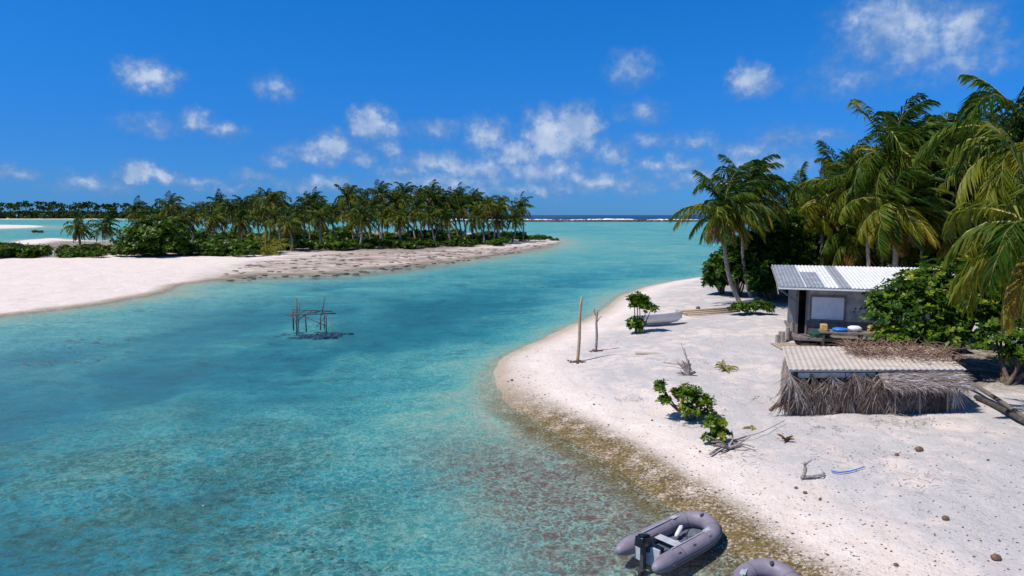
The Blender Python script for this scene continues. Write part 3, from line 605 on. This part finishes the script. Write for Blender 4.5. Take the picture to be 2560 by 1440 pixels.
mb.tube(cat([(-.05,0,.02),(.03,0,.22),(.02,.02,.33),(.16,0,.47)],4),[.045-.0022*k for k in range(13)],6); mb.tube(cat([(.02,0,.3),(-.02,0,.36),(.0,0,.42)],3),.012,5); mb.tube(cat([(-.05,0,.04),(.25,-.02,.08),(.5,.05,.12)],4),[.045-.003*k for k in range(9)],6); mb.tube(cat([(.2,0,.08),(.38,-.08,.10),(.42,0,.2)],3),.014,5)
mb.out('driftwood_snag',[DRIFT],True,loc=b)
stick('blue_rope',[(2078,1182),(2095,1186),(2120,1184),(2140,1179),(2161,1172)],.018,mat('blue_rope_fibre',(.005,.15,.75)),.05)
def smallfronds(name,loc,n,L,tint,el=.7,seed=1,m=14,lw=.016):
    rng=random.Random(seed); mb=MB()
    for k in range(n): frond(mb,L*rng.uniform(.7,1.1),k*6.28/n+rng.uniform(-.3,.3),el+rng.uniform(-.4,.4),1.3,(.1,0),rng,tint+rng.uniform(-.06,.06),m,(0,0,.02),lw)
    return mb.out(name,[PALM,mat('seedling_rib',(.3,.25,.07))],loc=loc)
smallfronds('coconut_seedling',ground(1812,926),9,.58,.60,1.0,2)
smallfronds('dry_frond',ground(1965,1105),5,.30,.95,.9,3); smallfronds('dry_frond',ground(1880,1072),6,.3,.85,.15,4)
smallfronds('young_palm',ground(665,637),11,4.2,.55,.9,6,22,.08); smallfronds('young_palm',ground(590,618),11,4.2,.4,.9,7,22,.08)
for px,py,r in [(2298,1128,.085),(2364,1300,.06),(2490,1400,.075),(1280,952,.05),(1270,955,.03),(2242,1139,.045),(1990,1222,.035),(2013,1234,.04),(2470,1152,.03),(1750,1130,.03),(1485,1012,.03),(1630,1052,.03),(2240,1415,.04),(2050,1250,.03),(1972,932,.09),(1745,772,.12)]:
    mb=MB(); mb.lump((0,0,r*.6),(r*1.2,r,r*.85),seg=10,jit=.07); mb.out('fallen_coconut',[HUSK],True,loc=ground(px,py))
b=ground(1620,884); bo=MB(); bo.box(-.55,.55,-.16,.16,.01,.035); q=bo.out('driftwood_board',[mat('board',(.55,.46,.36),(.42,.34,.27))],loc=b); q.rotation_euler=(0,0,-.05)
mb=MB(); rr=random.Random(21); cnt=0
while cnt<4000:
    px=rr.uniform(1240,2600); py=rr.uniform(800,1440); p=flat(px,py,.5); 
    if p[1]>33: continue
    z_,_,d_,dr_,_=terrain(np.array([p[0]]),np.array([p[1]]))
    if dr_[0]<-.4: continue
    if dr_[0]>1.6 and rr.random()<.35: continue
    r=rr.uniform(.006,.022)*(1.4 if dr_[0]<1.5 else 1); mb.lump((p[0],p[1],z_[0]+r*.3),(r*1.3,r,r*.7),0 if rr.random()<.78 else 1,seg=5,jit=.25,rng=rr); cnt+=1
mb.out('coral_rubble',[mat('coral_stone',(.58,.53,.48),(.36,.32,.30)),mat('leaf_scrap',(.20,.13,.09),(.10,.07,.05))])

# ---------------------------------------------------------------- stilt platform in the channel
b=flat(775,822); pf=empty('fishing_platform',(b[0],b[1],0),math.radians(4))
mb=MB(); s=.0228
def PX(px,py,y=0): return Vector(((px-775)*s,y,(822-py)*s))
for a,c,y,r in [((728,830),(727,775),.6,.05),((745,835),(748,742),-.3,.045),((745,830),(751,757),.0,.03),((770,828),(768,783),-.4,.045),((795,830),(797,785),.6,.04),((818,833),(820,782),-.4,.045),((803,790),(812,742),.2,.03),((805,828),(806,783),.6,.035)]:
    mb.tube([PX(*a,y),PX(*c,y)],r*.85,6)
for a,c,y0,y1,r in [((722,783),(842,781),-.45,-.4,.04),((726,776),(826,782),.6,.6,.035),((724,790),(800,778),0,0,.03),((745,800),(768,783),-.3,-.4,.03),((770,790),(818,812),-.4,-.4,.03),((818,788),(790,818),-.4,.1,.025),((728,790),(745,812),.6,-.3,.03)]:
    mb.tube([PX(*a,y0),PX(*c,y1)],r*.85,6)
for k in range(5): x=(735+k*18-775)*s; mb.tube([(x,-.5,.9+.02*(k%2)),(x+.06,.7,.93)],.02,5)
mb.out('poles',[mat('sea_worn_wood',(.13,.11,.095),(.05,.045,.04),scale=6)],True,pf)
zb=gz(b[0],b[1]); mb=MB()
for k in range(110): mb.lump((rr.gauss(0,.8),rr.gauss(.5,.5),zb),(rr.uniform(.12,.35),rr.uniform(.1,.3),rr.uniform(.05,.13)),seg=6,jit=.3,rng=rr)
mb.out('coral_rocks',[mat('submerged_rock',(.015,.09,.14),(.008,.05,.09))],parent=pf)

# ---------------------------------------------------------------- beached skiff
b=ground(1645,815); sk=empty('white_skiff',b+Vector((0,0,.12)),math.radians(12)); sk.rotation_euler=(math.radians(-16),0,math.radians(12))
mb=MB(); st=[(-1.35,.55,.42,.05),(-.7,.66,.42,.0),(0,.66,.44,.0),(.7,.52,.5,.02),(1.15,.28,.57,.10),(1.45,.03,.64,.3)]; vs=[]
for x,w,zt,zb in st:
    for a in (-1,-.85,-.45,0,.45,.85,1): vs.append((x,w*a,zt if abs(a)==1 else (zb+(zt-zb)*(.45 if abs(a)==.85 else (.1 if abs(a)==.45 else 0)))))
fs=[(i*7+k,i*7+k+1,(i+1)*7+k+1,(i+1)*7+k) for i in range(5) for k in range(6)]+[(0,6,5,4,3,2,1)]
mb.add(vs,fs); hull=mb.out('hull',[mat('white_gelcoat',(.80,.80,.80),(.7,.7,.71),rough=.35,bump=0)],parent=sk); sm=hull.modifiers.new('s','SOLIDIFY'); sm.thickness=.05
mb=MB(); 
for sg in (-1,1): mb.tube(cat([(x,w*sg,zt+.01) for x,w,zt,zb in st],3),.035,6)
mb.out('gunwale',[PANEL],True,sk); bx('thwarts',[(-.75,-.5,-.6,.6,.28,.31),(.25,.5,-.55,.55,.3,.33)],PANEL,sk)

# ---------------------------------------------------------------- inflatable dinghies
RUB=mat('grey_hypalon',(.27,.235,.285),(.19,.165,.21),scale=2.5,rough=.55,bump=.05)
RUBD=mat('dark_rubber',(.06,.06,.07),(.04,.04,.05),rough=.6,bump=0)
ALU=mat('light_deck',(.50,.52,.56),(.34,.36,.40),scale=4,rough=.5); FLR=mat('dinghy_floor',(.13,.15,.20),(.07,.08,.11),scale=4,rough=.6); BLK=mat('outboard_black',(.012,.013,.018),(.008,.008,.01),rough=.25,bump=0); WHT=mat('white_plastic',(.75,.75,.75),rough=.4,bump=0)
def dinghy(loc,rz,sc=1.0,motor=True):
    e=empty('inflatable_dinghy',loc,rz); e.scale=(sc,sc,sc); r=.215; hw=.56; mb=MB()
    pts=[(-1.65,-hw,.27),(-1.2,-hw,.27),(-.4,-hw,.27),(.4,-hw,.28),(.85,-.50,.31),(1.15,-.30,.36),(1.25,0,.38),(1.15,.30,.36),(.85,.50,.31),(.4,hw,.28),(-.4,hw,.27),(-1.2,hw,.27),(-1.65,hw,.27)]
    c=cat(pts,6); n=len(c); mb.tube(c,[r*(min(1,.30+.7*(min(i,n-1-i)/6)**.8)) for i in range(n)],18); mb.out('tubes',[RUB],True,e)
    mb=MB()
    for i0 in (10,18,27,n-28,n-19,n-11):
        seg=c[i0:i0+2]; d_=(seg[1]-seg[0]).normalized(); mb.tube([seg[0],seg[0]+d_*.05],r+.004,18,cap=False)
    mb.out('seam_bands',[mat('seam_grey',(.20,.18,.225),rough=.6,bump=0)],True,e)
    mb=MB(); c2=c[6:-6]; o2=[]
    for i,p in enumerate(c2):
        dd=(c2[min(i+1,len(c2)-1)]-c2[max(i-1,0)]).normalized(); o2.append(p+dd.cross(Vector((0,0,1)))*(r+.004))
    mb.tube(o2,.026,6); mb.out('rub_strake',[RUBD],True,e)
    mb=MB(); mb.add([(-1.15,-.5,.13),(.5,-.5,.13),(1.0,-.25,.17),(1.1,0,.18),(1.0,.25,.17),(.5,.5,.13),(-1.15,.5,.13)],[(0,1,2,3,4,5,6)])
    for k in range(7): mb.box(-1.05+k*.24,-1.0+k*.24,-.34,.34,.134,.15,0)
    mb.add([(-1.15,-.35,.02),(.9,0,.02),(-1.15,.35,.02)],[(0,1,2)]); mb.out('floor',[FLR],parent=e)
    bx('transom',[(-1.2,-1.15,-.38,.38,.02,.50)],ALU,e,.01); bx('thwart',[(-.42,-.16,-.42,.42,.30,.33)],ALU,e,.01)
    mb=MB(); mb.tube([(.15,.12,.24),(.22,.13,.26),(.50,.20,.36),(.57,.21,.38)],[.03,.06,.06,.025],10); mb.tube([(.0,-.05,.21),(-.1,-.12,.21)],.05,8); mb.out('fender',[WHT],True,e)
    mb=MB()
    for sg in (-1,1): mb.tube([(-.9,sg*.5,.495),(.55,sg*.5,.50)],.016,6); mb.box(.5,.85,sg*.5-.06,sg*.5+.06,.495,.51)
    mb.out('oars',[ALU],parent=e)
    mb=MB()
    for sg in (-1,1):
        for x in (-.8,-.2,.5): mb.lump((x,sg*(hw+.12),.43),(.07,.03,.03),seg=8,jit=0)
        mb.tube(cat([(-.9,sg*(hw+.13),.44),(-.5,sg*(hw+.14),.40),(-.2,sg*(hw+.13),.44),(.15,sg*(hw+.14),.40),(.5,sg*(hw+.12),.44)],4),.008,4)
    mb.lump((1.15,0,.58),(.09,.05,.03),seg=8,jit=0)
    mb.tube(cat([(1.28,0,.5),(1.1,.25,.2),(.6,.1,.18),(.3,-.2,.17),(.7,-.25,.18),(.5,.0,.18)],4),.010,4); mb.out('ropes_and_handles',[RUBD],True,e)
    mb=MB(); mb.box(-1.0,-.72,-.18,.15,.14,.36); mb.out('fuel_tank',[BLK],parent=e,bevel=.03)
    if motor:
        mb=MB(); M=Matrix.Translation((-1.34,0,.66))@Matrix.Rotation(.18,4,'Y'); mb.box(-.20,.19,-.12,.12,-.13,.12,0,M); mb.box(-.15,.14,-.09,.09,.121,.17,0,M); q=mb.out('outboard_cowling',[BLK],True,e,bevel=.05)
        mb=MB(); mb.box(-1.40,-1.28,-.05,.05,-.15,.55); mb.box(-1.55,-1.22,-.09,.09,-.05,-.03); mb.lump((-1.36,0,-.17),(.16,.05,.05),seg=8,jit=0); mb.box(-1.26,-1.10,-.10,.10,.36,.54); mb.tube([(-1.2,0,.60),(-.95,.03,.62),(-.72,.05,.62)],[.03,.022,.03],8)
        for k in range(3):
            a=k*2.09; mb.add([(-1.53,0,-.17),(-1.55,.12*math.cos(a-.4),-.17+.12*math.sin(a-.4)),(-1.50,.12*math.cos(a+.4),-.17+.12*math.sin(a+.4))],[(0,1,2)])
        mb.out('outboard_leg',[RUBD],parent=e)
    return e
ang=math.radians(41); mid=flat(1690,1346,.22); dinghy((mid[0],mid[1],.0),ang,.76)
p=flat(1930,1430,.3); a2=math.radians(62); dinghy((p[0]-1.25*.8*math.cos(a2),p[1]-1.25*.8*math.sin(a2),.04),a2,.8,False)

# ---------------------------------------------------------------- camera
cam=bpy.data.cameras.new('camera'); cam.sensor_width=36; cam.lens=24.0; cam.clip_end=100000; cam.clip_start=.1
co=bpy.data.objects.new('camera',cam); co.location=(0,0,H); co.rotation_euler=(math.pi/2-PITCH,0,0); C.objects.link(co); bpy.context.scene.camera=co

# ---------------------------------------------------------------- sun and sky
sx,sy=-.93,-.36; el=math.radians(58); hz=math.hypot(sx,sy); sd=Vector((sx/hz*math.cos(el),sy/hz*math.cos(el),math.sin(el)))
L=bpy.data.lights.new('sun','SUN'); L.energy=4.9; L.angle=math.radians(.5); L.color=(1,.94,.86); lo=bpy.data.objects.new('sun',L); lo.rotation_euler=(-sd).to_track_quat('-Z','Y').to_euler(); C.objects.link(lo)
w=bpy.data.worlds.new('World'); bpy.context.scene.world=w; w.use_nodes=True; nt=w.node_tree; nt.nodes.clear()
o=N(nt,'ShaderNodeOutputWorld'); bg=N(nt,'ShaderNodeBackground',ins={'Strength':.085})
sky=N(nt,'ShaderNodeTexSky'); sky.sky_type='NISHITA'; sky.sun_disc=False; sky.sun_elevation=el; sky.sun_rotation=math.atan2(sx,sy); sky.air_density=1.0; sky.dust_density=.1; sky.ozone_density=3.0
tc=N(nt,'ShaderNodeTexCoord'); sp=N(nt,'ShaderNodeSeparateXYZ'); nt.links.new(tc.outputs['Generated'],sp.inputs[0])
az=mth(nt,'ARCTAN2',sp.outputs[0],sp.outputs[1]); eln=mth(nt,'ARCSINE',sp.outputs[2]); cb=N(nt,'ShaderNodeCombineXYZ'); nt.links.new(az,cb.inputs[0]); nt.links.new(eln,cb.inputs[1])
grade=ramp(nt,[(0,(.15,.48,1.36)),(.06,(.14,.55,1.30)),(.13,(.11,.70,1.48)),(.28,(.05,.88,1.72)),(.5,(.38,.72,1.05)),(1,(.45,.75,1.0))]); nt.links.new(mth(nt,'DIVIDE',eln,1.5708,clamp=True),grade.inputs[0])
base=mixc(nt,1.0,sky.outputs[0],grade.outputs[0],'MULTIPLY')
wn=N(nt,'ShaderNodeTexNoise',ins={'Scale':38,'Detail':5,'Roughness':.62}); nt.links.new(cb.outputs[0],wn.inputs['Vector'])
s1=N(nt,'ShaderNodeVectorMath',operation='SUBTRACT'); nt.links.new(wn.outputs['Color'],s1.inputs[0]); s1.inputs[1].default_value=(.5,.5,.5)
s2=N(nt,'ShaderNodeVectorMath',operation='MULTIPLY_ADD'); nt.links.new(s1.outputs[0],s2.inputs[0]); s2.inputs[1].default_value=(.055,.035,0); nt.links.new(cb.outputs[0],s2.inputs[2]); P=s2.outputs[0]
CL=[(370,190,62,38,.85),(690,218,50,36,.45),(490,298,42,26,.65),(558,330,46,24,.6),(370,312,66,26,.45),(345,430,50,24,1.0),(402,440,32,18,.85),(500,458,90,22,.5),(585,470,60,16,.45),(922,305,52,42,.88),(960,328,70,26,.55),(830,365,60,36,.8),(800,385,110,28,.6),(900,390,70,26,.5),(965,368,45,26,.55),(1090,325,80,26,.42),(1215,335,62,44,.7),(1235,355,70,26,.55),(1365,335,60,66,.95),(1440,312,66,50,.97),(1410,360,110,40,.7),(1290,385,90,36,.75),(1080,405,100,34,.65),(1200,420,120,36,.68),(1350,425,130,38,.7),(1530,388,52,34,.65),(1640,352,80,24,.46),(1740,352,62,26,.52),(1605,280,60,28,.45),(1580,172,62,46,.5),(1878,195,50,38,.9),(1885,220,60,30,.5),(1960,342,90,32,.45),(1700,412,60,30,.55),(1630,412,40,24,.55),(1880,380,90,32,.5),(1900,412,130,32,.55),(2235,60,120,75,.7),(2300,110,110,75,.6),(2395,75,85,72,.64),(2400,150,120,46,.44),(2120,200,120,44,.36),(2180,130,110,50,.38),(20,432,70,20,.55),(230,458,90,26,.5),(1500,452,170,34,.6),(1120,455,220,32,.6),(1000,430,70,22,.55),(640,440,60,20,.45),(2060,345,60,22,.42),(1740,445,150,28,.55),(800,460,140,24,.48),(1320,475,220,26,.52),(700,400,60,20,.4)]
acc=0.0
for px,py,rx,ry,am in CL:
    d_=ray(px,py); d_/=np.linalg.norm(d_); a0=math.atan2(d_[0],d_[1]); e0=math.asin(d_[2])
    n1=N(nt,'ShaderNodeVectorMath',operation='MULTIPLY_ADD'); nt.links.new(P,n1.inputs[0]); ix,iy=F/(rx*1.38),F/(ry*1.38); n1.inputs[1].default_value=(ix,iy,0); n1.inputs[2].default_value=(-a0*ix,-e0*iy,0)
    n2=N(nt,'ShaderNodeVectorMath',operation='LENGTH'); nt.links.new(n1.outputs[0],n2.inputs[0]); v=mth(nt,'MULTIPLY_ADD',n2.outputs['Value'],-am,am); acc=mth(nt,'MAXIMUM',v,acc)
cn=N(nt,'ShaderNodeTexNoise',ins={'Scale':50,'Detail':6,'Roughness':.62}); nt.links.new(cb.outputs[0],cn.inputs['Vector'])
den=mth(nt,'ADD',acc,mth(nt,'MULTIPLY',mth(nt,'SUBTRACT',cn.outputs[0],.48),mth(nt,'MINIMUM',mth(nt,'MULTIPLY',acc,4.0),.85)))
mr=N(nt,'ShaderNodeMapRange',interpolation_type='SMOOTHSTEP',ins={1:.02,2:.74}); nt.links.new(den,mr.inputs[0]); cov=mth(nt,'MULTIPLY',mr.outputs[0],.88)
cs=N(nt,'ShaderNodeTexNoise',ins={'Scale':26,'Detail':3,'Roughness':.5}); nt.links.new(cb.outputs[0],cs.inputs['Vector'])
cf=mth(nt,'ADD',mth(nt,'MULTIPLY',cov,.82),mth(nt,'MULTIPLY',mth(nt,'SUBTRACT',cs.outputs[0],.45),1.0),clamp=True)
ccol=ramp(nt,[(0,(1.5,3.1,6.3)),(.35,(2.3,3.9,7.0)),(.65,(4.0,5.5,8.3)),(1,(7.8,8.7,10.2))]); nt.links.new(cf,ccol.inputs[0])
fin=mixc(nt,mth(nt,'POWER',cov,.75),base,ccol.outputs[0]); nt.links.new(fin,bg.inputs[0]); nt.links.new(bg.outputs[0],o.inputs[0])
sc=bpy.context.scene; sc.view_settings.view_transform='Standard'; sc.view_settings.look='None'; sc.view_settings.exposure=0
